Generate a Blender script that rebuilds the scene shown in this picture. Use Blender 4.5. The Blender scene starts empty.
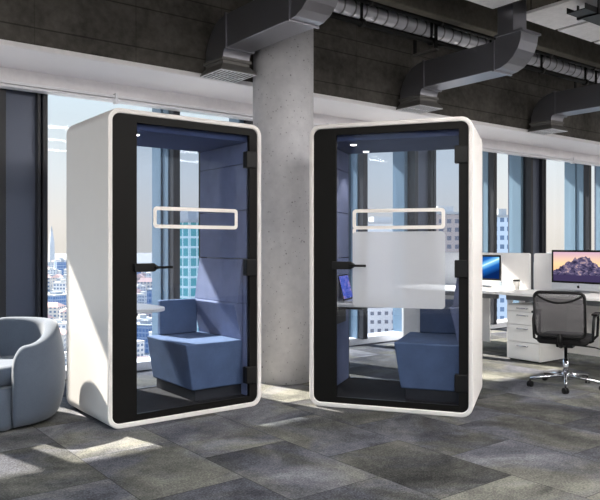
import bpy, bmesh, math, random
from mathutils import Vector, Matrix
random.seed(7)
PI = math.pi
R = math.radians
scene = bpy.context.scene
COL = scene.collection

# ------------------------------------------------------------------ colours / materials
def lin(r, g, b):
    f = lambda c: (c / 12.92) if c <= 0.04045 else ((c + 0.055) / 1.055) ** 2.4
    return (f(r / 255), f(g / 255), f(b / 255), 1.0)

class NT:
    """small helper round a node tree"""
    def __init__(s, name):
        s.m = bpy.data.materials.new(name); s.m.use_nodes = True
        s.t = s.m.node_tree; s.t.nodes.clear()
        s.out = s.t.nodes.new('ShaderNodeOutputMaterial')
    def n(s, kind, **kw):
        x = s.t.nodes.new('ShaderNode' + kind)
        for k, v in kw.items(): setattr(x, k, v)
        return x
    def l(s, a, b): s.t.links.new(a, b)
    def put(s, sock, v):
        if hasattr(v, 'links') or hasattr(v, 'is_linked'): s.l(v, sock)
        else: sock.default_value = v
    def math(s, op, a, b=0.0, c=0.0):
        x = s.n('Math', operation=op); s.put(x.inputs[0], a); s.put(x.inputs[1], b); s.put(x.inputs[2], c); return x.outputs[0]
    def mix(s, f, a, b):
        x = s.n('Mix', data_type='RGBA'); s.put(x.inputs[0], f); s.put(x.inputs[6], a); s.put(x.inputs[7], b); return x.outputs[2]
    def obj(s): return s.n('TexCoord').outputs['Object']
    def gen(s): return s.n('TexCoord').outputs['Generated']
    def xyz(s, v):
        x = s.n('SeparateXYZ'); s.l(v, x.inputs[0]); return x.outputs
    def noise(s, v, scale, detail=4, rough=.55, dist=0.0):
        x = s.n('TexNoise'); s.l(v, x.inputs['Vector']); x.inputs['Scale'].default_value = scale
        x.inputs['Detail'].default_value = detail; x.inputs['Roughness'].default_value = rough; x.inputs['Distortion'].default_value = dist
        return x.outputs[0]
    def ramp(s, f, stops):
        x = s.n('ValToRGB'); s.put(x.inputs[0], f); e = x.color_ramp.elements
        while len(e) < len(stops): e.new(.5)
        for el, (p, c) in zip(e, stops): el.position = p; el.color = c
        return x.outputs[0]
    def prin(s, col, rough=.5, metal=0.0, bump=None, bs=.2, bd=.01, spec=.5, sheen=0.0):
        p = s.n('BsdfPrincipled'); s.put(p.inputs['Base Color'], col); s.put(p.inputs['Roughness'], rough)
        p.inputs['Metallic'].default_value = metal; p.inputs['Specular IOR Level'].default_value = spec
        p.inputs['Sheen Weight'].default_value = sheen
        if bump is not None:
            b = s.n('Bump'); b.inputs['Strength'].default_value = bs; b.inputs['Distance'].default_value = bd
            s.l(bump, b.inputs['Height']); s.l(b.outputs[0], p.inputs['Normal'])
        s.l(p.outputs[0], s.out.inputs[0]); return p

def m_plain(name, c, rough=.5, metal=0.0, var=.04, scale=9, spec=.5):
    t = NT(name); f = t.noise(t.obj(), scale, 3)
    a = tuple(max(0, x * (1 - var)) for x in c[:3]) + (1,); b = tuple(min(1, x * (1 + var)) for x in c[:3]) + (1,)
    t.prin(t.mix(f, a, b), rough, metal, spec=spec); return t.m

def m_fabric(name, c, scale=260, var=.22, sheen=.0, coarse=7):
    t = NT(name); o = t.obj()
    f = t.noise(o, scale, 2); g = t.noise(o, coarse, 3)
    h = t.math('MULTIPLY_ADD', g, .5, t.math('MULTIPLY', f, .5))
    a = tuple(x * (1 - var) for x in c[:3]) + (1,); b = tuple(min(1, x * (1 + var)) for x in c[:3]) + (1,)
    t.prin(t.ramp(h, [(.3, a), (.7, b)]), .95, bump=f, bs=.35, bd=.002, spec=.15, sheen=sheen); return t.m

def m_concrete(name, dark, light, scale=2.2, pits=False, seams=None, vs=None, bs=.25):
    t = NT(name); o = t.obj()
    f = t.noise(o, scale, 8, .62, .3); g = t.noise(o, scale * 9, 5, .6)
    h = t.math('MULTIPLY_ADD', g, .35, t.math('MULTIPLY', f, .65))
    c = t.ramp(h, [(.3, dark), (.7, light)])
    bump = g
    if pits:
        v = t.n('TexVoronoi'); t.l(o, v.inputs['Vector']); v.inputs['Scale'].default_value = 9; v.inputs['Randomness'].default_value = 1
        pit = t.math('LESS_THAN', t.math('ADD', v.outputs['Distance'], t.math('MULTIPLY', g, .07)), .10)
        v2 = t.n('TexVoronoi'); t.l(o, v2.inputs['Vector']); v2.inputs['Scale'].default_value = 24
        pit2 = t.math('LESS_THAN', t.math('ADD', v2.outputs['Distance'], t.math('MULTIPLY', g, .22)), .245)
        p = t.math('MAXIMUM', t.math('MULTIPLY', pit, .9), t.math('MULTIPLY', pit2, .6))
        c = t.mix(p, c, tuple(x * .45 for x in dark[:3]) + (1,))
    if seams:
        x, y, z = t.xyz(o)
        lines = None
        for zz in seams:
            d = t.math('LESS_THAN', t.math('ABSOLUTE', t.math('SUBTRACT', z, zz)), .006)
            lines = d if lines is None else t.math('MAXIMUM', lines, d)
        if vs:
            fr = t.math('FRACT', t.math('DIVIDE', t.math('SUBTRACT', x, vs[0]), vs[1]))
            lines = t.math('MAXIMUM', lines, t.math('MULTIPLY', t.math('LESS_THAN', fr, .008 / vs[1] * 1.2), .45))
        c = t.mix(t.math('MULTIPLY', lines, .6), c, tuple(x * .35 for x in dark[:3]) + (1,))
    t.prin(c, .88, bump=bump, bs=bs, bd=.006, spec=.25); return t.m

def m_glass(name, tint=(1, 1, 1, 1), refl=.9, rough=0.0, f0=.022):
    t = NT(name); tr = t.n('BsdfTransparent'); tr.inputs[0].default_value = tint
    gl = t.n('BsdfGlossy'); gl.inputs['Roughness'].default_value = rough; gl.inputs[0].default_value = (refl, refl, refl, 1)
    ge = t.n('NewGeometry'); dt = t.n('VectorMath', operation='DOT_PRODUCT'); t.l(ge.outputs['Incoming'], dt.inputs[0]); t.l(ge.outputs['Normal'], dt.inputs[1])
    c1 = t.math('SUBTRACT', 1.0, t.math('ABSOLUTE', dt.outputs['Value']))
    fr = t.math('MULTIPLY_ADD', t.math('POWER', c1, 5.0), .7, f0)
    mx = t.n('MixShader'); t.l(fr, mx.inputs[0]); t.l(tr.outputs[0], mx.inputs[1]); t.l(gl.outputs[0], mx.inputs[2])
    t.l(mx.outputs[0], t.out.inputs[0]); return t.m

def m_frost(name):
    t = NT(name); tr = t.n('BsdfTransparent'); rf = t.n('BsdfRefraction'); rf.inputs['IOR'].default_value = 1.03
    rf.inputs['Roughness'].default_value = .14; rf.inputs[0].default_value = (.95, .96, .98, 1)
    df = t.n('BsdfDiffuse'); df.inputs[0].default_value = (.96, .965, .98, 1)
    tl = t.n('BsdfTranslucent'); tl.inputs[0].default_value = (.96, .965, .98, 1)
    m1 = t.n('MixShader'); m1.inputs[0].default_value = .5; t.l(df.outputs[0], m1.inputs[1]); t.l(tl.outputs[0], m1.inputs[2])
    m2 = t.n('MixShader'); m2.inputs[0].default_value = .65; t.l(tr.outputs[0], m2.inputs[1]); t.l(rf.outputs[0], m2.inputs[2])
    m3 = t.n('MixShader'); m3.inputs[0].default_value = .6; t.l(m2.outputs[0], m3.inputs[1]); t.l(m1.outputs[0], m3.inputs[2])
    t.l(m3.outputs[0], t.out.inputs[0]); return t.m

def m_emit(name, c, s):
    t = NT(name); e = t.n('Emission'); t.put(e.inputs[0], c); e.inputs[1].default_value = s; t.l(e.outputs[0], t.out.inputs[0]); return t.m

def m_facade(name, wall, glass, pw, ph, wf=.55, hf=.5, rough=.6, grough=.15, spec=.5):
    """wall with a regular grid of windows in object metres"""
    t = NT(name); x, y, z = t.xyz(t.obj())
    u = t.math('FRACT', t.math('DIVIDE', t.math('ADD', t.math('ADD', x, y), 500.13), pw))
    v = t.math('FRACT', t.math('DIVIDE', t.math('ADD', z, 500.0), ph))
    iu = t.math('LESS_THAN', t.math('ABSOLUTE', t.math('SUBTRACT', u, .5)), wf / 2)
    iv = t.math('LESS_THAN', t.math('ABSOLUTE', t.math('SUBTRACT', v, .5)), hf / 2)
    nz = t.xyz(t.n('NewGeometry').outputs['Normal'])[2]
    side = t.math('LESS_THAN', t.math('ABSOLUTE', nz), .5)
    k = t.math('MULTIPLY', t.math('MULTIPLY', iu, iv), side)
    n = t.noise(t.obj(), .12, 3)
    g2 = t.mix(n, tuple(c * .7 for c in glass[:3]) + (1,), tuple(min(1, c * 1.35) for c in glass[:3]) + (1,))
    r = t.math('ADD', rough, t.math('MULTIPLY', k, grough - rough))
    t.prin(t.mix(k, wall, g2), r, spec=spec); return t.m

def m_carpet():
    t = NT('carpet_tiles'); o = t.obj(); x, y, z = t.xyz(o)
    TX, TY = .59, .86
    u = t.math('DIVIDE', t.math('SUBTRACT', x, 2.04), TX); cx = t.math('FLOOR', u)
    off = t.math('MULTIPLY', t.math('FRACT', t.math('MULTIPLY', t.math('ADD', cx, 40.0), .5)), 1.0)
    v = t.math('ADD', t.math('DIVIDE', t.math('SUBTRACT', y, 3.58), TY), off); cy = t.math('FLOOR', v)
    cmb = t.n('CombineXYZ'); t.l(cx, cmb.inputs[0]); t.l(cy, cmb.inputs[1])
    wn = t.n('TexWhiteNoise', noise_dimensions='3D'); t.l(cmb.outputs[0], wn.inputs['Vector'])
    # each tile carries its own piece of the swirl pattern
    add = t.n('VectorMath', operation='ADD'); t.l(o, add.inputs[0])
    sc = t.n('VectorMath', operation='SCALE'); t.l(wn.outputs['Color'], sc.inputs[0]); sc.inputs['Scale'].default_value = 7.0
    t.l(sc.outputs[0], add.inputs[1])
    big = t.noise(add.outputs[0], 1.6, 5, .58, .9)
    mid = t.noise(add.outputs[0], 16, 4, .65)
    pile = t.noise(o, 85, 3, .8)
    h = t.math('MULTIPLY_ADD', wn.outputs['Value'], .26, t.math('MULTIPLY', big, 1.1))
    h = t.math('ADD', h, t.math('MULTIPLY', t.math('SUBTRACT', mid, .5), .35))
    h = t.math('ADD', h, t.math('MULTIPLY', t.math('SUBTRACT', pile, .5), 1.0))
    hue = t.noise(add.outputs[0], 1.1, 3, .5, 1.2)
    cool = t.ramp(h, [(.28, lin(34, 35, 39)), (.52, lin(61, 62, 68)), (.74, lin(90, 91, 98)), (1.0, lin(128, 128, 131))])
    warm = t.ramp(h, [(.28, lin(36, 36, 36)), (.52, lin(64, 64, 62)), (.74, lin(90, 90, 85)), (1.0, lin(128, 127, 119))])
    c = t.mix(t.ramp(hue, [(.42, (0, 0, 0, 1)), (.58, (1, 1, 1, 1))]), cool, warm)
    fu = t.math('FRACT', u); fv = t.math('FRACT', v)
    eu = t.math('MINIMUM', fu, t.math('SUBTRACT', 1.0, fu)); ev = t.math('MINIMUM', fv, t.math('SUBTRACT', 1.0, fv))
    ln = t.math('MAXIMUM', t.math('LESS_THAN', eu, .006), t.math('LESS_THAN', ev, .004))
    c = t.mix(t.math('MULTIPLY', ln, .55), c, lin(30, 31, 34))
    t.prin(c, .97, bump=pile, bs=.9, bd=.008, spec=.1); return t.m

def m_screen_peaks():
    t = NT('screen_mountain'); x, y, z = t.xyz(t.gen())
    sky = t.ramp(z, [(.25, lin(250, 190, 140)), (.6, lin(246, 208, 160)), (1.0, lin(206, 168, 190))])
    cmb = t.n('CombineXYZ'); t.l(y, cmb.inputs[0])
    rn = t.noise(cmb.outputs[0], 5.0, 6, .6)
    hump = t.math('SUBTRACT', .88, t.math('MULTIPLY', t.math('ABSOLUTE', t.math('SUBTRACT', y, .45)), .95))
    ridge = t.math('ADD', hump, t.math('MULTIPLY', t.math('SUBTRACT', rn, .5), .75))
    rock = t.ramp(t.noise(t.gen(), 9, 8, .7, .6), [(.4, lin(40, 38, 62)), (.54, lin(98, 90, 122)), (.72, lin(226, 190, 176))])
    m = t.math('LESS_THAN', z, ridge)
    low = t.math('LESS_THAN', z, t.math('ADD', .12, t.math('MULTIPLY', rn, .2)))
    c = t.mix(low, t.mix(m, sky, rock), lin(60, 52, 84))
    e = t.n('Emission'); t.l(c, e.inputs[0]); e.inputs[1].default_value = .85; t.l(e.outputs[0], t.out.inputs[0]); return t.m

def m_screen_blue():
    t = NT('screen_blue_streak'); x, y, z = t.xyz(t.gen())
    d = t.math('ABSOLUTE', t.math('SUBTRACT', t.math('ADD', z, t.math('MULTIPLY', t.math('SUBTRACT', y, .5), .75)), .55))
    base = t.ramp(d, [(0.0, lin(210, 240, 255)), (.06, lin(120, 190, 235)), (.22, lin(30, 96, 176)), (.55, lin(8, 34, 84))])
    e = t.n('Emission'); t.l(base, e.inputs[0]); e.inputs[1].default_value = .9; t.l(e.outputs[0], t.out.inputs[0]); return t.m

def m_screen_purple():
    t = NT('screen_purple_cloud'); x, y, z = t.xyz(t.gen())
    n = t.noise(t.gen(), 3.2, 5, .6, .8)
    c = t.ramp(n, [(.3, lin(34, 58, 150)), (.5, lin(74, 100, 196)), (.6, lin(150, 130, 190)), (.7, lin(255, 190, 130))])
    e = t.n('Emission'); t.l(c, e.inputs[0]); e.inputs[1].default_value = .8; t.l(e.outputs[0], t.out.inputs[0]); return t.m

M = {}
M['white'] = m_plain('pod_white', lin(226, 222, 219), .42, var=.02)
M['black'] = m_plain('black_paint', lin(17, 16, 15), .5, spec=.15)
M['blackmetal'] = m_plain('black_metal', lin(18, 18, 19), .42, spec=.25)
M['felt'] = m_fabric('blue_felt', lin(92, 109, 138))
M['feltgrey'] = m_fabric('blue_grey_felt', lin(122, 131, 160))
M['feltdark'] = m_fabric('dark_blue_felt', lin(66, 78, 112))
M['podfloor'] = m_fabric('pod_carpet', lin(48, 46, 46))
M['plinth'] = m_plain('dark_plinth', lin(38, 38, 42), .6)
M['table'] = m_plain('white_laminate', lin(236, 234, 230), .35, var=.02)
M['doorglass'] = m_glass('door_glass', (.86, .88, .92, 1), .9)
M['backglass'] = m_glass('pod_back_glass', (.93, .95, .97, 1), .8)
M['winglass'] = m_glass('window_glass', (.985, .99, .99, 1), .9, f0=.008)
M['decal'] = m_plain('white_decal', lin(238, 232, 226), .5, var=.01)
M['frost'] = m_frost('frosted_film')
M['carpet'] = m_carpet()
M['concrete_dark'] = m_concrete('dark_concrete', lin(52, 50, 47), lin(112, 108, 103), 1.8, seams=[2.985, 3.335, 3.50], vs=(1.66, .86))
M['beam'] = m_concrete('beam_concrete', lin(62, 59, 54), lin(108, 104, 96), 2.0)
M['concrete_col'] = m_concrete('column_concrete', lin(178, 178, 184), lin(214, 213, 216), 1.6, pits=True, bs=.2)
M['plaster'] = m_concrete('plaster', lin(232, 229, 232), lin(250, 247, 249), 2.4, bs=.08)
M['soffit'] = m_plain('soffit_white', lin(244, 241, 245), .8, var=.04, scale=2)
M['rail'] = m_plain('rail_white', lin(236, 236, 240), .3)
M['ceil'] = m_concrete('ceiling_concrete', lin(60, 57, 52), lin(96, 91, 84), 1.4)
M['panel'] = m_concrete('ceiling_panel', lin(205, 203, 205), lin(232, 230, 232), 9)
M['duct'] = m_plain('duct_paint', lin(150, 150, 157), .33, .9, var=.06, scale=3)
M['galv'] = m_plain('galvanised', lin(205, 205, 214), .4, .35, var=.15, scale=6)
M['seam'] = m_plain('duct_seam', lin(128, 128, 134), .45, .4)
M['diffuser'] = m_plain('diffuser_grey', lin(112, 110, 108), .45, .3)
M['grille'] = m_plain('grille_white', lin(225, 225, 230), .5)
M['cladding'] = m_plain('dark_cladding', lin(60, 66, 80), .32, .5, var=.05, scale=1)
M['cladface'] = m_plain('grey_cladding', lin(84, 90, 106), .35, .4, var=.05, scale=1)
M['cladblack'] = m_plain('black_gasket', lin(26, 28, 36), .4)
M['jamb'] = m_plain('sky_tinted_aluminium', lin(106, 130, 150), .35, .2, var=.04, scale=1)  # blue of the reflected sky is put into this frame colour
M['velvet'] = m_fabric('grey_velvet', lin(82, 91, 105), 160, .14, .25, 5)
M['chrome'] = m_plain('chrome', lin(200, 200, 205), .15, 1.0)
M['alu'] = m_plain('silver_aluminium', lin(206, 208, 212), .3, .6)
M['seat'] = m_fabric('black_fabric', lin(34, 33, 34), 300)
M['deskwhite'] = m_plain('desk_white', lin(238, 236, 234), .4, var=.02)
M['dividerw'] = m_fabric('divider_fabric', lin(222, 220, 220), 300, .05)
M['deskedge'] = m_plain('desk_grey', lin(112, 114, 118), .5)
M['paper'] = m_plain('paper_cup', lin(236, 232, 226), .6)
M['cuplid'] = m_plain('cup_lid', lin(52, 46, 44), .4)
M['tumbler'] = m_glass('tumbler_glass', (.9, .93, .95, 1), 1.0)
M['wallw'] = m_plain('wall_white', lin(226, 224, 222), .7, var=.02, scale=1)
M['scr_mtn'] = m_screen_peaks(); M['scr_blue'] = m_screen_blue(); M['scr_purple'] = m_screen_purple()
M['lamp'] = m_emit('fill_lamp_diffuser', (1.0, .96, .92, 1), 31.0)  # glow of the added fill lamps, out of view
M['down'] = m_emit('downlight', (1.0, .93, .85, 1), 6.0)
def m_mesh():
    t = NT('chair_mesh'); o = t.obj(); x, y, z = t.xyz(o)
    a = t.math('LESS_THAN', t.math('FRACT', t.math('MULTIPLY', y, 170.0)), .55)
    b = t.math('LESS_THAN', t.math('FRACT', t.math('MULTIPLY', z, 170.0)), .55)
    k = t.math('MAXIMUM', a, b)
    p = t.prin(lin(92, 90, 93), .7); tr = t.n('BsdfTransparent'); mx = t.n('MixShader')
    t.l(t.math('MULTIPLY', k, .97), mx.inputs[0]); t.l(tr.outputs[0], mx.inputs[1]); t.l(p.outputs[0], mx.inputs[2]); t.l(mx.outputs[0], t.out.inputs[0]); return t.m
M['mesh'] = m_mesh()

# ------------------------------------------------------------------ geometry helpers
class B:
    def __init__(s): s.bm = bmesh.new()
    def box(s, x0, x1, y0, y1, z0, z1, mat=None):
        vs = [s.bm.verts.new(p) for p in [(x0, y0, z0), (x1, y0, z0), (x1, y1, z0), (x0, y1, z0), (x0, y0, z1), (x1, y0, z1), (x1, y1, z1), (x0, y1, z1)]]
        if mat is not None:
            for v in vs: v.co = mat @ v.co
        for f in [(3, 2, 1, 0), (4, 5, 6, 7), (0, 1, 5, 4), (1, 2, 6, 5), (2, 3, 7, 6), (3, 0, 4, 7)]: s.bm.faces.new([vs[i] for i in f])
        return s
    def loops(s, loops, closed=True, caps=True, smooth=False):
        """loft between equally long closed loops of points"""
        rows = [[s.bm.verts.new(p) for p in lp] for lp in loops]; n = len(rows[0])
        for a, b in zip(rows, rows[1:]):
            for i in range(n if closed else n - 1):
                f = s.bm.faces.new([a[i], a[(i + 1) % n], b[(i + 1) % n], b[i]]); f.smooth = smooth
        if caps:
            s.bm.faces.new(rows[0][::-1]); s.bm.faces.new(rows[-1])
        return s
    def tube(s, pts, r, n=10, smooth=True):
        pts = [Vector(p) for p in pts]; rs = r if isinstance(r, (list, tuple)) else [r] * len(pts)
        lp = []; ref = None
        for i, p in enumerate(pts):
            d = ((pts[i + 1] if i + 1 < len(pts) else p) - (pts[i - 1] if i else p)).normalized()
            if ref is None: ref = Vector((0, 0, 1)) if abs(d.z) < .9 else Vector((1, 0, 0))
            u = d.cross(ref).normalized(); v = u.cross(d).normalized(); ref = v
            lp.append([p + (u * math.cos(2 * PI * k / n) + v * math.sin(2 * PI * k / n)) * rs[i] for k in range(n)])
        return s.loops(lp, True, True, smooth)
    def lathe(s, prof, n=24, c=(0, 0), smooth=True, caps=True):
        return s.loops([[(c[0] + r * math.cos(2 * PI * k / n), c[1] + r * math.sin(2 * PI * k / n), z) for k in range(n)] for r, z in prof], True, caps, smooth)
    def prism(s, poly, a0, a1, axis='y'):
        f = {'y': lambda p, a: (p[0], a, p[1]), 'x': lambda p, a: (a, p[0], p[1]), 'z': lambda p, a: (p[0], p[1], a)}[axis]
        return s.loops([[f(p, a0) for p in poly], [f(p, a1) for p in poly]])
    def ring(s, outer, inner, y0, y1):
        o0 = [(x, y0, z) for x, z in outer]; o1 = [(x, y1, z) for x, z in outer]; i0 = [(x, y0, z) for x, z in inner]; i1 = [(x, y1, z) for x, z in inner]
        return s.loops([o0, o1, i1, i0, o0], True, False)

def rrect(x0, x1, z0, z1, r, n=8):
    p = []
    for cx, cz, a in [(x1 - r, z1 - r, 0), (x0 + r, z1 - r, 90), (x0 + r, z0 + r, 180), (x1 - r, z0 + r, 270)]:
        for k in range(n + 1):
            t = R(a + 90 * k / n); p.append((cx + r * math.cos(t), cz + r * math.sin(t)))
    return p

def obj(name, b, mat, parent=None, bevel=0, seg=2, smooth=False):
    bm = b.bm
    bmesh.ops.remove_doubles(bm, verts=bm.verts, dist=1e-6)
    bmesh.ops.recalc_face_normals(bm, faces=bm.faces)
    me = bpy.data.meshes.new(name); bm.to_mesh(me); bm.free()
    for m in (mat if isinstance(mat, list) else [mat]): me.materials.append(m)
    if smooth:
        for p in me.polygons: p.use_smooth = True
    o = bpy.data.objects.new(name, me); COL.objects.link(o)
    if parent: o.parent = parent
    if bevel:
        md = o.modifiers.new('bevel', 'BEVEL'); md.width = bevel; md.segments = seg; md.limit_method = 'ANGLE'; md.angle_limit = R(40)
        md.harden_normals = False
    return o

def tag(o, label, cat, group=None, kind=None):
    o['label'] = label; o['category'] = cat
    if group: o['group'] = group
    if kind: o['kind'] = kind
    return o
def thing(name, label, cat, loc=(0, 0, 0), rz=0, group=None):
    o = bpy.data.objects.new(name, None); o.empty_display_size = .1; COL.objects.link(o)
    o.location = loc; o.rotation_euler = (0, 0, rz); return tag(o, label, cat, group)
def struct(name, b, mat, bevel=0, parent=None):
    o = obj(name, b, mat, parent, bevel); 
    if not parent: o['kind'] = 'structure'
    return o
def copy_tree(o, parent=None):
    c = o.copy(); COL.objects.link(c); c.parent = parent
    for ch in list(o.children): copy_tree(ch, c)
    return c

# ------------------------------------------------------------------ camera (origin of the plan; +Y is towards the windows)
YAW = math.atan2(.609, .793)
FW = Vector((math.sin(YAW), math.cos(YAW))); RT = Vector((math.cos(YAW), -math.sin(YAW)))
EYE = 1.26
cam_d = bpy.data.cameras.new('camera'); cam_d.sensor_width = 36; cam_d.lens = 690 / 600 * 36; cam_d.shift_y = -5 / 600
cam = bpy.data.objects.new('camera', cam_d); COL.objects.link(cam); cam.location = (0, 0, EYE); cam.rotation_euler = (R(90), 0, -YAW)
cam_d.clip_end = 6000
scene.camera = cam
def plan(lat, fwd): return RT * lat + FW * fwd

# ------------------------------------------------------------------ room shell
XW0, XE, YS, YN = -3.0, 15.0, -5.5, 6.35      # room limits
struct('floor', B().box(XW0, XE, YS, 7.0, -.3, 0), M['carpet'])
struct('ceiling', B().box(XW0, XE, 4.92, 8.0, 4.0, 4.2), M['ceil'])
struct('ceiling_slab', B().box(XW0, XE, YS, 4.92, 4.02, 4.22), M['ceil'])
struct('wall_window_side', B().box(XW0, XE, 5.63, 6.34, 2.826, 4.0), M['concrete_dark'])
b = B().box(XW0, XE, 5.60, 5.63, 2.80, 2.842)
struct('trim_1', b, M['plaster'], .004)
struct('trim_2', B().box(XW0, XE, 5.63, 6.30, 2.80, 2.826), M['soffit'])
struct('trim_3', B().box(XW0, XE, 6.30, 6.34, 2.63, 2.80), M['plaster'])
b = B().box(XW0, XE, 6.255, 6.30, 2.655, 2.68)
b.box(XW0, XE, 6.24, 6.345, 2.622, 2.645)
x = XW0 + .35
while x < XE:
    b.box(x, x + .03, 6.235, 6.30, 2.60, 2.70); x += 2.62
struct('trim_4', b, M['rail'], .004)
struct('trim_5', B().box(XW0, XE, 6.40, 7.0, 2.82, 2.95), M['soffit'])
struct('trim_6', B().box(XW0, XE, 6.46, 6.72, 0.0, .085), M['rail'], .006)
struct('trim_added_sunshade', B().box(XW0, XE, 6.8, 8.0, 3.46, 3.60), M['plaster'])  # unseen overhang, added and placed to set where the sun stops
struct('beam', B().box(XW0, XE, 4.8, 4.92, 3.64, 4.02), M['beam'], .01)
# side and rear walls (behind the viewer): their window openings are added to bring in sky light
b = B()
b.box(XW0 - .15, XW0, YS, 6.9, 0, .085); b.box(XW0 - .15, XW0, YS, 6.9, 3.3, 4.1)
for k in range(6): b.box(XW0 - .15, XW0, YS + k * 2.42, YS + k * 2.42 + .3, .085, 3.3)
struct('wall_left', b, M['wallw'])
for k in range(5): struct('window_%d' % (30 + k), B().box(XW0 - .09, XW0 - .08, YS + k * 2.42 + .3, YS + k * 2.42 + 2.42, .085, 3.3), M['winglass'])  # panes of the added openings in the left wall
b = B(); b.box(XE, XE + .15, YS, 6.9, 0, .9); b.box(XE, XE + .15, YS, 6.9, 3.2, 4.1)
for k in range(5): b.box(XE, XE + .15, YS + k * 2.95, YS + k * 2.95 + .5, .9, 3.2)
struct('wall_right', b, M['wallw'])
b = B(); b.box(XW0, XE, YS - .15, YS, 0, .3); b.box(XW0, XE, YS - .15, YS, 3.3, 4.1)
for k in range(7): b.box(XW0 + k * 2.92, XW0 + k * 2.92 + .4, YS - .15, YS, .3, 3.3)
struct('wall_rear', b, M['wallw'])

# window wall: bays between dark clad piers and slim mullions
PIER = [2.0 + 2.62 * k for k in range(-1, 5)]          # right edges of the piers
MULL = [3.33 + 2.62 * k for k in range(-2, 5)]         # right edges of the mullions
n = 0
for xr in PIER:
    n += 1
    root = struct('column_%d' % n, B().box(xr - .40, xr - .03, 6.43, 6.80, 0, 2.83), M['cladface'], .004)
    b = B()
    b.box(xr - .42, xr - .36, 6.36, 6.52, 0, 2.83); b.box(xr - .09, xr - .06, 6.37, 6.5, 0, 2.83); b.box(xr - .045, xr, 6.36, 6.52, 0, 2.83)
    obj('cover_strip', b, M['cladblack'], root, .004)
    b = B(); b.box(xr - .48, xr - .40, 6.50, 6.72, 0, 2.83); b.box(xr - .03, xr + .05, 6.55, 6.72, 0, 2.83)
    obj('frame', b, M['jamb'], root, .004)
n = 0
for xr in MULL:
    n += 1
    root = struct('mullion_%d' % n, B().box(xr - .075, xr, 6.35, 6.45, .08, 2.83), M['cladblack'], .004)
    root.name = 'trim_mullion_%d' % n
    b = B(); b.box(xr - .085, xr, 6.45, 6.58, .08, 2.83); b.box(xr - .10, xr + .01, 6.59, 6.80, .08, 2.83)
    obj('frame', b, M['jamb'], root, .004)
edges = sorted([(xr - .44, xr + .01) for xr in PIER] + [(xr - .09, xr) for xr in MULL])
prev = XW0; n = 0
for a, c in edges + [(XE, XE)]:
    if a - prev > .2:
        n += 1
        struct('window_%d' % n, B().box(prev, a, 6.66, 6.672, .085, 2.83), M['winglass'])
    prev = c
b = B().box(XW0 - .15, XE + .15, 6.85, 6.98, -1.2, -.02)
struct('trim_slab_edge', b, M['plaster'])

# round concrete column
CC = plan(-.158, 6.5)
struct('column', B().lathe([(.285, 0), (.285, 4.0)], 64, (CC.x, CC.y)), M['concrete_col'])

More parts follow.
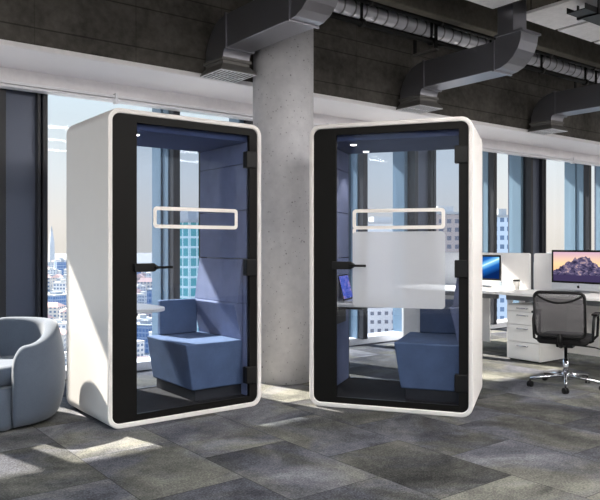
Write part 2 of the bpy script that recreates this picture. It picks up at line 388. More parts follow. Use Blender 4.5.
# ------------------------------------------------------------------ office pods
PW, PH, PD = 1.255, 2.2, .84
def make_pod(name, label, loc, rz, frosted):
    t = thing(name, label, 'office pod', loc, rz)
    out = rrect(0, PW, 0, PH, .088, 10); inn = rrect(.034, PW - .034, .034, PH - .034, .056, 10)
    obj('shell', B().ring(out, inn, 0, PD), M['white'], t, .008, 3)
    # black front frame with its solid strip on the handle side
    fo = rrect(.0335, PW - .0335, .0335, PH - .0335, .056, 10); fi = rrect(.215, PW - .104, .080, PH - .086, .006, 10)
    obj('front_frame', B().ring(fo, fi, .014, .045), M['black'], t)
    d = obj('door', B().prism(rrect(.21, PW - .098, .074, PH - .080, .01, 3), .030, .040), M['doorglass'], t); d['label'] = 'clear glass door'
    ol = rrect(.345, 1.05, 1.38, 1.535, .028, 6); il = rrect(.371, 1.024, 1.406, 1.509, .010, 6)
    g = obj('door_graphic', B().ring(ol, il, .0265, .0295), M['decal'], d); g['label'] = 'white rounded outline on the glass door'
    if frosted:
        f = obj('frosted_film', B().prism(rrect(.345, 1.05, .785, 1.362, .028, 6), .0265, .0295), M['frost'], d); f['label'] = 'frosted white privacy panel on the glass door'
        b = B().box(.345, .371, .0265, .0295, 1.35, 1.385); obj('door_graphic', b, M['decal'], d)
    for z in (.245, 1.085, 1.925):
        obj('hinge', B().box(PW - .135, PW - .04, .004, .065, z - .065, z + .065), M['blackmetal'], t, .006)
    h = obj('handle', B().prism([(.19, 1.072), (.335, 1.072), (.365, 1.092), (.365, 1.112), (.335, 1.132), (.19, 1.132)], -.012, .028), M['blackmetal'], t, .004)
    obj('lever', B().tube([(.335, -.02, 1.102), (.355, -.034, 1.102), (.465, -.036, 1.102)], .0095, 10), M['blackmetal'], h)
    # linings: felt panels with seams
    seams = [.076, .80, 1.15, 1.535, 1.90, 2.069]
    for side in (0, 1):
        b = B()
        for z0, z1 in zip(seams, seams[1:]):
            b.box(.034 if not side else PW - .105, .105 if not side else PW - .034, .062, .80, z0 + .003, z1 - .003)
        obj('wall_lining', b, M['feltgrey'], t, .004)
    obj('ceiling_lining', B().box(.034, PW - .034, .062, .80, 2.07, PH - .034), M['feltdark'], t)
    obj('pod_floor', B().box(.034, PW - .034, .062, .80, .034, .075), M['podfloor'], t)
    bg = obj('back_window', B().box(.045, PW - .045, .812, .820, .06, 2.13), M['backglass'], t); bg['label'] = 'clear rear window'
    b = B().ring(rrect(.034, PW - .034, .034, PH - .034, .05, 6), rrect(.100, PW - .100, .08, PH - .125, .02, 6), .801, .832)
    obj('back_frame', b, M['blackmetal'], bg)
    # bench along the right wall, undercut front, on a dark plinth
    bx = PW - .106
    be = obj('bench', B().prism([(.648, .512), (bx, .512), (bx, .162), (.703, .162)], .11, .795), M['felt'], t, .012, 3)
    obj('plinth', B().box(.735, bx, .13, .79, .076, .162), M['plinth'], be)
    obj('backrest', B().prism([(bx, .513), (bx - .012, .513), (1.072, .79), (1.085, .80), (bx, .80)], .11, .795), M['feltgrey'], t, .006)
    obj('upper_backrest', B().prism([(bx, .803), (1.095, .803), (bx - .006, 1.148), (bx, 1.148)], .11, .795), M['feltgrey'], t, .004)
    obj('bolster', B().prism([(.735, .514), (.742, .80), (.798, .80), (.798, .514)], .745, 1.09, 'x'), M['felt'], t, .012, 3)
    # small table fixed to the left wall
    tp = [(.106, .20), (.40, .20)] + [(.42 + .16 * math.sin(R(a)), .36 - .16 * math.cos(R(a))) for a in range(0, 91, 10)] + [(.58, .60)] + [(.42 + .16 * math.cos(R(a)), .60 + .16 * math.sin(R(a))) for a in range(10, 91, 10)] + [(.106, .76)]
    tb = obj('table_top', B().prism(tp, .762, .79, 'z'), M['table'], t, .005)
    b = B().box(.106, .35, .30, .33, .735, .762); b.box(.106, .35, .63, .66, .735, .762); b.box(.106, .116, .30, .66, .60, .762)
    obj('bracket', b, M['blackmetal'], tb)
    for y in (.22, .65):
        dl = obj('downlight', B().lathe([(.030, 2.062), (.034, 2.0695)], 20, (.30, y)), M['alu'], t)
        obj('lamp_lens', B().lathe([(.024, 2.058), (.024, 2.0615)], 20, (.30, y)), M['down'], dl)
        L = bpy.data.lights.new('downlight_lamp', 'SPOT'); L.energy = 9; L.spot_size = R(95); L.spot_blend = .5; L.shadow_soft_size = .03; L.color = (1, .92, .84)
        lo = bpy.data.objects.new('downlight_lamp', L); COL.objects.link(lo); lo.parent = t; lo.location = (.30, y, 2.05)
    # vent slot on the roof edge
    obj('roof_vent', B().box(.35, .9, .3, .7, PH, PH + .03), M['black'], t, .004)
    return t
p1 = plan(-1.30, 4.67); p2 = plan(.072, 5.42)
make_pod('office_pod', 'white office pod with clear glass door between the tub armchair and the concrete column', (p1.x, p1.y, 0), R(-.2), False)
_d = plan(.9444, -.3289); a2 = math.atan2(_d.y, _d.x)
POD2 = make_pod('office_pod', 'white office pod with frosted panel on its glass door, nearer the desks', (p2.x, p2.y, 0), a2, True)
def in_pod2(x, y, z):
    v = Matrix.Rotation(a2, 3, 'Z') @ Vector((x, y, z)); return (v.x + p2.x, v.y + p2.y, v.z)

# laptop on the table of the pod with the frosted door (screen towards the bench)
t = thing('laptop', 'open laptop with purple and orange screen on the table inside the frosted pod', 'laptop', in_pod2(.31, .45, .791), a2)
obj('laptop_base', B().box(-.11, .11, -.15, .15, 0, .014), M['alu'], t, .004)
obj('keyboard', B().box(-.05, .06, -.13, .13, .0142, .0155), M['black'], t)
Ms = Matrix.Translation((-.108, 0, .012)) @ Matrix.Rotation(R(-14), 4, 'Y')
s = obj('lid', B().box(-.008, 0, -.15, .15, 0, .215, Ms), M['black'], t, .003)
obj('display', B().box(.0002, .001, -.14, .14, .014, .205, Ms), M['scr_purple'], s)

# ------------------------------------------------------------------ tub armchair (local: faces +x)
def tub_chair():
    c = plan(-2.15, 4.97); f = plan(math.cos(R(-112)), math.sin(R(-112)))
    t = thing('tub_armchair', 'grey velvet tub armchair with curved back beside the white pod', 'armchair', (c.x, c.y, 0), math.atan2(f.y, f.x))
    A = 126; N = 60; loops = []
    def smooth(a, b, x):
        x = max(0, min(1, (x - a) / (b - a))); return x * x * (3 - 2 * x)
    for i in range(N + 1):
        th = -A + 2 * A * i / N                      # angle from the back direction (-x)
        u = abs(th)
        H = .705 - .135 * smooth(38, 112, u)
        if u > 112: H -= .10 * ((u - 112) / (A - 112)) ** 2
        ro = lambda z: .36 + .075 * math.sin(PI * min(1, max(0, (z + .06) / .80))) ** .9
        thk = .105 - .03 * smooth(110, 130, u)
        prof = []
        for z in (.014, .08, .18, .27, .36, .45, .53): 
            zz = .014 + (z - .014) * (H - .04 - .014) / (.53 - .014); prof.append((ro(zz) - (.02 if z == .014 else 0), zz))
        rt = ro(H - .04)
        for k in range(1, 7):
            a = PI * k / 7; prof.append((rt - thk / 2 + thk / 2 * math.cos(a), H - .04 + .045 * math.sin(a)))
        for z in (H - .05, .40, .30, .20): prof.append((min(ro(z), rt + .02) - thk - .006, z))
        prof.append((rt - thk, .014))
        a = R(180 + th)
        loops.append([(r * math.cos(a), r * math.sin(a) * 1.02, z) for r, z in prof])
    sh = obj('backrest', B().loops(loops, True, True, True), M['velvet'], t)
    md = sh.modifiers.new('sub', 'SUBSURF'); md.levels = 1; md.render_levels = 1
    # front base between the arm ends, following the round plan
    A2 = 49; pl = [(.405 * math.cos(R(a)), .405 * math.sin(R(a)) * 1.02) for a in range(-A2, A2 + 1, 7)]
    pl = pl + [(.05, .27), (-.2, .2), (-.2, -.2), (.05, -.27)]
    b = B(); b.loops([[(x * s, y * s, z) for x, y in pl] for s, z in ((.95, .014), (.985, .06), (1, .18), (.985, .285), (.95, .295))], True, True, True)
    obj('seat_base', b, M['velvet'], t)
    pc = [(.415 * math.cos(R(a)), .415 * math.sin(R(a))) for a in range(-38, 39, 6)] + [(.0, .285), (-.16, .25), (-.25, .12), (-.25, -.12), (-.16, -.25), (.0, -.285)]
    b = B(); b.loops([[(x * s, y * s, z) for x, y in pc] for s, z in ((.93, .296), (.99, .315), (1, .36), (.985, .40), (.94, .42), (.80, .428))], True, True, True)
    o = obj('seat_cushion', b, M['velvet'], t)
    obj('plinth', B().lathe([(.30, 0), (.30, .0135)], 32), M['plinth'], t)
tub_chair()

# ------------------------------------------------------------------ desks
def make_desk(label, y0, y1, end_far, cut):
    t = thing('desk', label, 'desk', (6.35, y0, 0), 0, 'desks in the row by the windows'); L = y1 - y0
    obj('worktop', B().box(0, .70, 0, L, .715, .742), M['deskwhite'], t, .004)
    obj('cable_beam', B().box(.12, .17, .06, L - .06, .655, .715), M['deskedge'], t)
    m = obj('modesty_panel', B().box(.645, .665, cut[0], cut[1], .07, .70), M['deskwhite'], t, .003)
    for y in ((L - .055,) if end_far else (.02,)):
        leg = obj('leg', B().box(.03, .67, y, y + .035, .022, .715), M['deskwhite'], t, .004)
        for fx in (.12, .58): obj('foot', B().lathe([(.02, 0), (.02, .022)], 12, (fx, y + .0175)), M['blackmetal'], leg)
    if end_far:
        leg = obj('leg', B().box(.56, .61, .02, .07, 0, .715), M['deskwhite'], t, .004)
    return t
make_desk('white desk behind the mesh office chair, under the larger computer', 2.95, 4.735, False, (.10, 1.45))
make_desk('white desk farther along the row, partly behind the frosted pod', 4.745, 6.20, True, (.55, 1.40))
def divider(label, y0, y1):
    t = thing('desk_divider', label, 'desk divider', (7.062, y0, 0), 0, 'white screens along the back of the desks'); L = y1 - y0
    poly = [(.0, .70), (.0, 1.145), (.006, 1.158), (.02, 1.165), (L - .02, 1.165), (L - .006, 1.158), (L, 1.145), (L, .70)]
    obj('panel', B().prism(poly, 0, .028, 'x'), M['dividerw'], t, .004)
    for yy in (.25, L - .31): obj('leg', B().box(-.004, .03, yy, yy + .06, .0, .72), M['alu'], t, .003)
    b = B(); b.tube([(.014, L - .002, .75), (.014, L - .002, 1.06)], .012); obj('edge_post', b, M['alu'], t)
divider('white fabric divider behind the larger computer with the mountain screen', 2.95, 4.72)
divider('white fabric divider behind the smaller computer with the blue screen', 4.775, 6.20)

# drawer pedestal
t = thing('drawer_pedestal', 'white drawer pedestal with silver handles under the desk by the chair', 'drawers', (6.46, 4.25, 0))
obj('body', B().box(.018, .52, 0, .41, .012, .61), M['deskwhite'], t, .003)
obj('plinth', B().box(.04, .50, .02, .39, 0, .012), M['blackmetal'], t)
for z0, z1 in ((.022, .205), (.211, .392), (.398, .535), (.541, .604)):
    d = obj('drawer', B().box(0, .0175, .003, .407, z0, z1), M['deskwhite'], t, .003)
    zz = z1 - .038 if z1 - z0 > .1 else z1 - .03
    b = B(); b.tube([(-.001, .14, zz), (-.018, .14, zz), (-.018, .27, zz), (-.001, .27, zz)], .0055, 8); obj('drawer_handle', b, M['chrome'], d)

# all-in-one computers
def apple_mark(s):
    body = []
    for k in range(36):
        a = 2 * PI * k / 36
        r = 1 + .10 * math.cos(2 * a) * (1 if math.sin(a) > 0 else .3)
        x, y = r * math.cos(a) * .92, r * math.sin(a)
        y -= .22 * math.exp(-(x / .28) ** 2) * (1 if y > 0 else -.5)
        dx, dy = x - 1.12, y - .12
        d = math.hypot(dx, dy)
        if d < .52: x = 1.12 - math.sqrt(max(0, .52 ** 2 - dy * dy))
        body.append((x * s, y * s))
    leaf = [(x * s, y * s) for x, y in [(.0, .95), (.06, 1.25), (.34, 1.52), (.42, 1.5), (.36, 1.2), (.12, .98)]]
    return body, leaf
def computer(label, x, yc, w, z0, z1, scr, ang=0):
    t = thing('desktop_computer', label, 'computer', (x, yc, .742), ang, 'computers on the desks'); h = z1 - .742; lo = z0 - .742
    chin = (h - lo) * .17
    s = obj('display_body', B().box(.004, .03, -w / 2, w / 2, lo, h), M['alu'], t, .004)
    fr = obj('bezel', B().box(0, .0038, -w / 2, w / 2, lo + chin, h), M['black'], s)
    obj('screen', B().box(-.0012, -.0002, -w / 2 + .022, w / 2 - .022, lo + chin + .02, h - .022), scr, s)
    ch = obj('chin', B().box(0, .0038, -w / 2, w / 2, lo, lo + chin - .001), M['alu'], s)
    body, leaf = apple_mark(chin * .24)
    b = B(); zc = lo + chin * .5
    for p in (body, leaf): b.prism([(-u, v + zc) for u, v in p], -.0012, -.0003, 'x')
    obj('logo', b, M['black'], s)
    st = B().prism([(.03, lo + .14), (.055, lo + .14), (.10, .012), (.09, .0), (-.06, .0), (-.06, .006), (.075, .008)], -.085, .085)
    obj('stand', st, M['alu'], t, .002)
    return t
computer('large silver desktop computer showing a pink and peach mountain on the near desk', 6.90, 4.065, .64, .772, 1.205, M['scr_mtn'])
computer('smaller silver desktop computer with blue light streak screen on the far desk', 6.86, 5.31, .56, .775, 1.14, M['scr_blue'])
t = thing('keyboard', 'slim white keyboard in front of the blue screen computer', 'keyboard', (6.60, 5.22, .742))
obj('keyboard_case', B().box(-.06, .06, -.14, .14, 0, .012), M['alu'], t, .003)
b = B()
for i in range(4):
    for j in range(11): b.box(-.052 + i * .027, -.052 + i * .027 + .022, -.133 + j * .0243, -.133 + j * .0243 + .02, .0122, .0145)
obj('keys', b, M['paper'], t)
t = thing('coffee_cup', 'white paper coffee cup with dark lid on the desk by the divider joint', 'cup', (6.84, 4.80, .742))
obj('cup', B().lathe([(.030, 0), (.041, .098)], 24), M['paper'], t)
obj('lid', B().lathe([(.043, .0985), (.043, .106), (.037, .112), (.036, .118), (.010, .117)], 24), M['cuplid'], t)
t = thing('water_glass', 'small clear water glass on the desk beside the blue screen computer', 'glass', (6.80, 4.995, .7425))
obj('tumbler', B().lathe([(.028, 0), (.034, .085), (.031, .085), (.026, .008), (.001, .008)], 20), M['tumbler'], t)

# ------------------------------------------------------------------ office chair (local: faces +x)
def office_chair():
    t = thing('office_chair', 'black mesh office chair with chrome star base in front of the desk', 'office chair', (5.60, 3.42, 0), R(21))
    # seat with a rolled front edge
    b = B(); b.loops([[(x * s, y * s, z) for x, y in rrect(-.225, .225, -.212, .212, .07, 6)] for s, z in ((.93, .400), (.99, .412), (1, .435), (.985, .455), (.93, .466))], True, True, True)
    obj('seat', b, M['seat'], t)
    obj('mechanism', B().prism([(-.10, .40), (-.06, .355), (.06, .355), (.10, .40)], -.07, .07), M['blackmetal'], t, .006)
    # back frame: outline tube following a curved, slightly reclined plane
    def bp(y, z):
        k = (z - .45) / .42
        return (-.245 - .06 * k - .035 * math.sin(PI * k) + .20 * y * y, y, z)
    pts = []
    for y, z in rrect(-.204, .204, .475, .855, .045, 6): pts.append(bp(y, z))
    pts = pts + pts[:1]
    fr = B().tube(pts, .013, 8)
    obj('back_frame', fr, M['blackmetal'], t)
    rows = []
    for i in range(13):
        z = .482 + .366 * i / 12; rows.append([bp(y * .200, z) for y in [-1 + 2 * k / 10 for k in range(11)]])
    b = B()
    b.loops(rows, False, False, True)
    o = obj('back_mesh', b, M['mesh'], t); md = o.modifiers.new('solid', 'SOLIDIFY'); md.thickness = .003
    b = B().tube([bp(y, .838 - .07 * (1 - (y / .195) ** 2)) for y in [-.195 + .039 * k for k in range(11)]], .009, 8)
    obj('lumbar_strap', b, M['blackmetal'], t)
    b = B().tube([(-.08, 0, .385), (-.22, 0, .39), (-.262, 0, .43), bp(0, .50)], .02, 8)
    obj('back_bracket', b, M['blackmetal'], t)
    for s in (-1, 1):
        b = B().tube([(-.13, s * .215, .425), (-.13, s * .242, .435), (-.135, s * .250, .60), (-.10, s * .250, .645), (.10, s * .250, .645), (.125, s * .250, .60), (.10, s * .245, .46), (.09, s * .215, .428)], .012, 8)
        a = obj('armrest', b, M['blackmetal'], t)
        obj('arm_pad', B().box(-.11, .10, s * .250 - .025, s * .250 + .025, .652, .672), M['black'], a, .008)
    obj('lever', B().tube([(.02, -.06, .375), (.02, -.24, .365), (.02, -.29, .352)], .006, 8), M['blackmetal'], t)
    obj('gas_column', B().lathe([(.014, .355), (.014, .25), (.024, .25), (.024, .10)], 16), M['chrome'], t)
    obj('hub', B().lathe([(.035, .075), (.04, .085), (.04, .12), (.028, .13)], 20), M['chrome'], t)
    for k in range(5):
        a = 2 * PI * k / 5 + R(46); ca, sa = math.cos(a), math.sin(a)
        b = B().tube([(.03 * ca, .03 * sa, .105), (.17 * ca, .17 * sa, .092), (.31 * ca, .31 * sa, .072)], [.019, .015, .012], 8)
        leg = obj('base_leg', b, M['chrome'], t)
        Mc = Matrix.Translation((.31 * ca, .31 * sa, 0)) @ Matrix.Rotation(a + .7, 4, 'Z')
        b = B()
        for dy in (-.019, .007):
            lp = [[Mc @ Vector((.027 * math.cos(2 * PI * i / 16), dy + e, .027 + .027 * math.sin(2 * PI * i / 16))) for i in range(16)] for e in (0, .012)]
            b.loops(lp)
        b.tube([Mc @ Vector((0, 0, .03)), Mc @ Vector((0, 0, .068))], .008, 8)
        obj('caster', b, M['blackmetal'], leg, .002)
office_chair()

# ------------------------------------------------------------------ ventilation
def air_duct(label, x0):
    """local: runs from the elbow near y=0 up towards the window (+y)"""
    w, h = .28, .29; z0 = 3.0
    t = thing('air_duct', label, 'air duct', (x0, 4.28, z0), 0, 'rectangular ventilation ducts')
    Lr = .93
    b = B().box(0, w, 0, Lr, 0, h)
    obj('run', b, M['duct'], t, .004)
    # near elbow turning up, in flat segments
    def elbow(y, sgn, up, n=6):
        lp = []
        for i in range(n + 1):
            a = R(90 * i / n); ri, rr = .03, .03 + h
            if up: q = [(y - sgn * rr * math.sin(a), h + .03 - rr * math.cos(a)), (y - sgn * ri * math.sin(a), h + .03 - ri * math.cos(a))]
            else: q = [(y - sgn * rr * math.sin(a), -.03 + rr * math.cos(a)), (y - sgn * ri * math.sin(a), -.03 + ri * math.cos(a))]
            (ya, za), (yb, zb) = q
            lp.append([(0, ya, za), (w, ya, za), (w, yb, zb), (0, yb, zb)])
        return B().loops(lp)
    obj('elbow', elbow(0, 1, True), M['duct'], t)
    obj('riser', B().box(.01, w - .05, -.22, -.04, h + .05, 1.018), M['duct'], t)
    obj('flange', B().box(-.02, w + .02, -.34, -.02, h + .03, h + .05), M['duct'], t)
    obj('flange', B().box(-.012, w + .012, -.012, .012, -.012, h + .012), M['duct'], t)
    obj('flange', B().box(-.012, w + .012, Lr - .012, Lr + .012, -.012, h + .012), M['duct'], t)
    # far elbow turning down to a flared diffuser
    lp = []
    for i in range(7):
        a = R(90 * i / 6)
        yo, zo = Lr + .36 * math.sin(a), h - .36 + .36 * math.cos(a)
        yi, zi = Lr + .05 * math.sin(a), h - .36 + .07 * math.cos(a)
        lp.append([(0, yo, zo), (w, yo, zo), (w, yi, zi), (0, yi, zi)])
    obj('elbow', B().loops(lp), M['duct'], t)
    f = lambda e, g, z: [(-e, Lr + .05 - g, z), (w + e, Lr + .05 - g, z), (w + e, Lr + .36 + min(g, .014), z), (-e, Lr + .36 + min(g, .014), z)]
    hd = obj('diffuser_hood', B().loops([f(.014, .014, -.071), f(.014, .014, -.095), f(.0, .0, -.097), f(.0, .0, -.125), f(.045, .045, -.180), f(.05, .05, -.195)]), M['diffuser'], t)
    b = B(); y0, y1 = Lr + .005, Lr + .37
    for k in range(10):
        xx = -.045 + k * (w + .09 - .008) / 9; b.box(xx, xx + .008, y0, y1, -.200, -.1955)
    for yy in (y0, y1 - .012, (y0 + y1) / 2): b.box(-.045, w + .045, yy, yy + .012, -.201, -.196)
    obj('grille', b, M['grille'], hd)
    return t
D1 = air_duct('dark rectangular air duct in front of the concrete column top', 3.18)
for k, lb in ((1, 'dark rectangular air duct with curved elbow above the frosted pod'), (2, 'dark rectangular air duct farthest along, above the desks')):
    c = copy_tree(D1); c['label'] = lb; c.location.x = 3.18 + 2.54 * k

# spiral duct and the black conduits beside it
b = B(); X0, X1 = CC.x + .31, XE - .02
prof = []; x = X0
lp = []
while x < X1:
    for dx, r in ((0, .085), (.125, .085), (.13, .091), (.142, .091), (.147, .085)):
        lp.append([(x + dx, 5.30 + r * math.cos(2 * PI * k / 20), 3.69 + r * math.sin(2 * PI * k / 20)) for k in range(20)])
    x += .15
b.loops(lp[:-1], True, True, True)
sd = obj('spiral_duct', b, [M['galv'], M['seam']])
for p in sd.data.polygons:
    c = p.center
    if math.hypot(c.y - 5.30, c.z - 3.69) > .0868: p.material_index = 1
tag(sd, 'silver ribbed round air duct running behind the concrete beam', 'round duct')
def conduit(label, y, z, r, step):
    b = B().tube([(X0, y, z), (X1, y, z)], r, 12)
    t = thing('conduit_pipe', label, 'pipe', (0, 0, 0), 0)
    obj('pipe', b, M['blackmetal'], t)
    x = X0 + .6
    while x < 14:
        c = B().tube([(x, y, z), (x + .05, y, z)], r * 1.45, 12); c.box(x + .015, x + .035, y - .012, y + .012, z, 3.995); obj('pipe_clamp', c, M['blackmetal'], t)
        x += 1.05
conduit('black conduit pipe running above the silver round duct', 5.06, 3.695, .026, 1)
conduit('black conduit pipe running below the silver round duct', 5.18, 3.518, .03, 1)
def hanger(label, x):
    t = thing('duct_hanger', label, 'hanger', (x, 5.2, 3.42), 0, 'grey hangers under the round duct')
    for y in (-.09, .22): obj('strap', B().box(-.022, .022, y - .006, y + .006, 0, .578), M['blackmetal'], t)
    obj('cross_bar', B().box(-.03, .03, -.11, .24, -.018, 0), M['diffuser'], t)
hanger('grey hanger strap round the silver duct just past the column', 5.81)
hanger('grey hanger strap round the silver duct above the desks', 9.12)

# hung white ceiling panels in front of the beam
pan = None
for row in range(2):
    for bay in range(-1, 5):
        for k in range(3):
            x0 = 3.18 + .28 + .03 + 2.54 * bay + .735 * k; y1 = 4.23 - 1.22 * row
            if pan is None:
                pan = thing('ceiling_panel', 'white ceiling panel hung in front of the concrete beam', 'ceiling panel', (x0, y1, 3.58), 0, 'white hung ceiling panels')
                obj('panel', B().box(0, .68, -1.17, 0, 0, .03), M['panel'], pan, .004)
                obj('rail', B().box(.69, .715, -1.17, .02, .01, .05), M['blackmetal'], pan)
                for xx, yy in ((.1, -.1), (.58, -.1), (.1, -1.07), (.58, -1.07)): obj('suspension_rod', B().tube([(xx, yy, .03), (xx, yy, .44)], .005, 6), M['blackmetal'], pan)
            else:
                c = copy_tree(pan); c.location = (x0, y1, 3.58)
                if row: c['label'] = 'white ceiling panel in the second row from the beam'; c['group'] = 'white ceiling panels in the second row'
# black cable tray below the panels
t = thing('cable_tray', 'dark cable tray hung under the white ceiling panels', 'cable tray', (6.0, 3.56, 3.455))
b = B().box(0, 5.0, -.09, .09, 0, .008); b.box(0, 5.0, -.095, -.088, 0, .055); b.box(0, 5.0, .088, .095, 0, .055)
obj('tray', b, M['blackmetal'], t)
for x in (.2, 1.7, 3.2, 4.7):
    b = B(); b.box(x, x + .03, -.11, -.10, -.01, .124); b.box(x, x + .03, .10, .11, -.01, .124); b.box(x, x + .03, -.11, .11, -.014, -.002); obj('tray_hanger', b, M['blackmetal'], t)

# ------------------------------------------------------------------ added pendant lamps for fill light, out of view behind and beside the viewer
fill_lamp = None
for i, (x, y) in enumerate([(x, y) for y in (-.9, .5, 1.9) for x in (1.2, 4.4, 7.6, 10.8)]):
    if fill_lamp is None:
        fill_lamp = thing('fill_pendant_lamp', 'long white pendant lamp added out of view for fill light', 'pendant lamp', (x, y, 3.2), 0, 'added fill lamps out of view')
        obj('housing', B().box(-.9, .9, -.14, .14, .0, .05), M['wallw'], fill_lamp, .004)
        obj('diffuser', B().box(-.88, .88, -.125, .125, -.008, -.0005), M['lamp'], fill_lamp)
        for xx in (-.7, .7): obj('cable', B().tube([(xx, 0, .05), (xx, 0, .82)], .004, 6), M['blackmetal'], fill_lamp)
    else:
        c = copy_tree(fill_lamp); c.location = (x, y, 3.2)

# ------------------------------------------------------------------ the city outside, far below
GZ = -62.0
t_ = NT('city_ground'); o_ = t_.obj(); f_ = t_.noise(o_, .02, 6, .7); g_ = t_.noise(o_, .15, 4, .7)
t_.prin(t_.ramp(t_.math('MULTIPLY_ADD', f_, .6, t_.math('MULTIPLY', g_, .4)), [(.35, lin(78, 80, 80)), (.55, lin(116, 114, 112)), (.7, lin(146, 142, 138))]), .95)
g = struct('ground', B().box(-2500, 5200, 60, 5200, GZ - 1, GZ), t_.m)
FC = [m_facade('facade_cream', lin(200, 188, 176), lin(104, 118, 138), 3.2, 3.2), m_facade('facade_white', lin(208, 204, 200), lin(112, 124, 142), 3.6, 3.3, .6, .5),
      m_facade('facade_blue', lin(130, 146, 168), lin(78, 108, 148), 2.4, 3.4, .8, .7), m_facade('facade_pink', lin(196, 172, 158), lin(120, 118, 126), 3.0, 3.1),
      m_facade('facade_grey', lin(168, 172, 178), lin(98, 110, 128), 2.8, 3.2, .62, .55)]
ROOF = [m_plain('roof_red', lin(176, 140, 128), .8, scale=.3, var=.2), m_plain('roof_grey', lin(160, 160, 160), .8, scale=.3, var=.2), m_plain('roof_pale', lin(192, 186, 178), .8, scale=.3, var=.15)]
def at(px, dist): 
    v = plan((px - 300) / 690 * dist, dist); return v.x, v.y
def building(name, label, px, dist, w, d, ztop, mat, roof, rz=0, group=None, roofk=0, parts=True):
    x, y = at(px, dist); h = ztop - GZ
    t = thing(name, label, 'building', (x, y, GZ), rz, group)
    obj('walls', B().box(-w / 2, w / 2, -d / 2, d / 2, 0, h), mat, t)
    if roofk: 
        b = B().loops([[(-w / 2 - .3, -d / 2 - .3, h), (w / 2 + .3, -d / 2 - .3, h), (w / 2 + .3, d / 2 + .3, h), (-w / 2 - .3, d / 2 + .3, h)], [(-w * .28, -.3, h + 3.5), (w * .28, -.3, h + 3.5), (w * .28, .3, h + 3.5), (-w * .28, .3, h + 3.5)]])
    else:
        b = B().box(-w / 2 - .2, w / 2 + .2, -d / 2 - .2, d / 2 + .2, h, h + .8); b.box(-w * .25, w * .1, -d * .2, d * .2, h + .8, h + 3.2)
    obj('roof', b, roof, t); return t
m_teal = m_facade('facade_teal', lin(206, 224, 222), lin(74, 158, 160), 1.9, 2.1, .82, .78, .4, .1)
m_resi = m_facade('facade_residential', lin(232, 228, 222), lin(118, 122, 132), 3.1, 3.6, .5, .42)
m_resi2 = m_facade('facade_residential_grey', lin(196, 204, 214), lin(104, 124, 150), 2.6, 3.3, .6, .5)
building('office_tower', 'teal glass office tower seen through the left pod', 189, 150, 7.5, 9, 6.0, m_teal, ROOF[1], R(12))
building('office_tower', 'dark grey slab tower beside the teal glass tower', 197, 190, 5, 10, 8.0, FC[4], ROOF[1], R(12))
building('apartment_tower', 'white apartment tower with window grid behind the frosted pod', 384, 300, 23, 20, 10.2, m_resi, ROOF[2], R(-28))
building('apartment_tower', 'pale pink apartment block seen beside the bench of the frosted pod', 446, 260, 17, 16, 12.5, FC[3], ROOF[2], R(-30))
building('apartment_tower', 'blue grey apartment block seen between the window frames above the divider', 502, 260, 9, 11, 11.6, m_resi2, ROOF[1], R(-34))
building('apartment_tower', 'pale grey apartment block behind the far desk divider', 520, 330, 14, 14, 3.0, FC[4], ROOF[1], R(-34))
x, y = at(51.5, 2100)
t = thing('skyscraper', 'slender pointed skyscraper on the hazy horizon by the dark pier', 'skyscraper', (x, y, GZ))
obj('shaft', B().loops([[(-8, -8, 0), (8, -8, 0), (8, 8, 0), (-8, 8, 0)], [(-6.5, -6.5, 70), (6.5, -6.5, 70), (6.5, 6.5, 70), (-6.5, 6.5, 70)], [(-3, -3, 104), (3, -3, 104), (3, 3, 104), (-3, 3, 104)]]), FC[1], t)
obj('spire', B().loops([[(-3, -3, 104), (3, -3, 104), (3, 3, 104), (-3, 3, 104)], [(-.3, -.3, 122), (.3, -.3, 122), (.3, .3, 122), (-.3, .3, 122)]]), ROOF[1], t)
building('office_block', 'blue glass office block far below beside the armchair', 58, 640, 26, 18, GZ + 17, FC[2], ROOF[1], R(25))
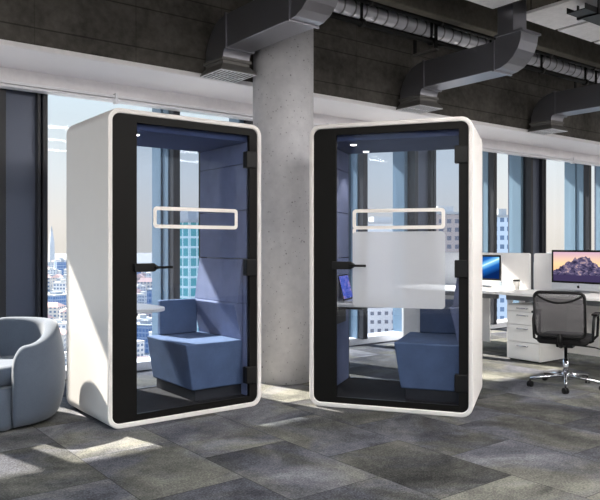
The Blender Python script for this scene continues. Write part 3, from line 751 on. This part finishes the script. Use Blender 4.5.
# low city fabric: one prototype per look, then copies
rnd = random.Random(11)
protos = {}
placed = [(*at(58, 640), 20)]
def low(px, dist, k, s):
    x, y = at(px, dist)
    for (qx, qy, qr) in placed:
        if (qx - x) ** 2 + (qy - y) ** 2 < (qr + 11 * s) ** 2: return
    placed.append((x, y, 11 * s))
    if k not in protos:
        nm = ['cream', 'white', 'blue', 'pink', 'grey'][k]
        c = building('city_building', 'small low city building with %s walls far below the windows' % nm, px, dist, 16, 13, GZ + [11, 15, 18, 9, 13][k], FC[k], ROOF[[0, 2, 1, 0, 1][k]], 0, 'low %s city buildings' % nm, [1, 0, 0, 1, 0][k])
        protos[k] = c
    else:
        c = copy_tree(protos[k]); c.location = (x, y, GZ)
    c.rotation_euler.z = rnd.uniform(0, PI); c.scale = (s, s, s * rnd.uniform(.8, 1.3))
for px0, px1, cnt in ((44, 72, 95), (128, 168, 105), (356, 405, 16), (436, 462, 16), (170, 350, 70)):
    for i in range(cnt):
        q = rnd.random(); d = 320 * (6.0 ** q); low(rnd.uniform(px0 - 4, px1 + 4), d, rnd.choice([0, 0, 1, 1, 2, 3, 3, 4]), rnd.uniform(.55, .95) * (1 + .8 * q))

# ------------------------------------------------------------------ light
w = bpy.data.worlds.new('sky'); scene.world = w; w.use_nodes = True; nt = w.node_tree; nt.nodes.clear()
out = nt.nodes.new('ShaderNodeOutputWorld'); bg = nt.nodes.new('ShaderNodeBackground'); tc = nt.nodes.new('ShaderNodeTexCoord')
sp = nt.nodes.new('ShaderNodeSeparateXYZ'); rp = nt.nodes.new('ShaderNodeValToRGB')
nt.links.new(tc.outputs['Generated'], sp.inputs[0]); nt.links.new(sp.outputs[2], rp.inputs[0])
stops = [(0.0, lin(228, 222, 214)), (.03, lin(234, 229, 223)), (.10, lin(226, 232, 236)), (.22, lin(206, 224, 236)), (1.0, lin(110, 160, 220))]
e = rp.color_ramp.elements
while len(e) < len(stops): e.new(.5)
for el, (p, c) in zip(e, stops): el.position = p; el.color = c
nt.links.new(rp.outputs[0], bg.inputs[0]); mr = nt.nodes.new('ShaderNodeMapRange'); mr.interpolation_type = 'SMOOTHSTEP'; mr.inputs[1].default_value = .17; mr.inputs[2].default_value = .5; mr.inputs[3].default_value = .75; mr.inputs[4].default_value = 2.8
nt.links.new(sp.outputs[2], mr.inputs[0]); nt.links.new(mr.outputs[0], bg.inputs[1]); nt.links.new(bg.outputs[0], out.inputs[0])
S = bpy.data.lights.new('sun', 'SUN'); S.energy = 16; S.angle = R(.8); S.color = (1, .93, .82)
so = bpy.data.objects.new('sun', S); COL.objects.link(so)
so.rotation_euler = Vector((.24, -1, -.853)).to_track_quat('-Z', 'Y').to_euler()

vs = scene.view_settings
vs.view_transform = 'Standard'; vs.look = 'None'; vs.exposure = .56; vs.gamma = 1; vs.use_curve_mapping = False
scene.cycles.use_denoising = True
scene.cycles.max_bounces = 10; scene.cycles.transparent_max_bounces = 24
scene.cycles.sample_clamp_indirect = 6
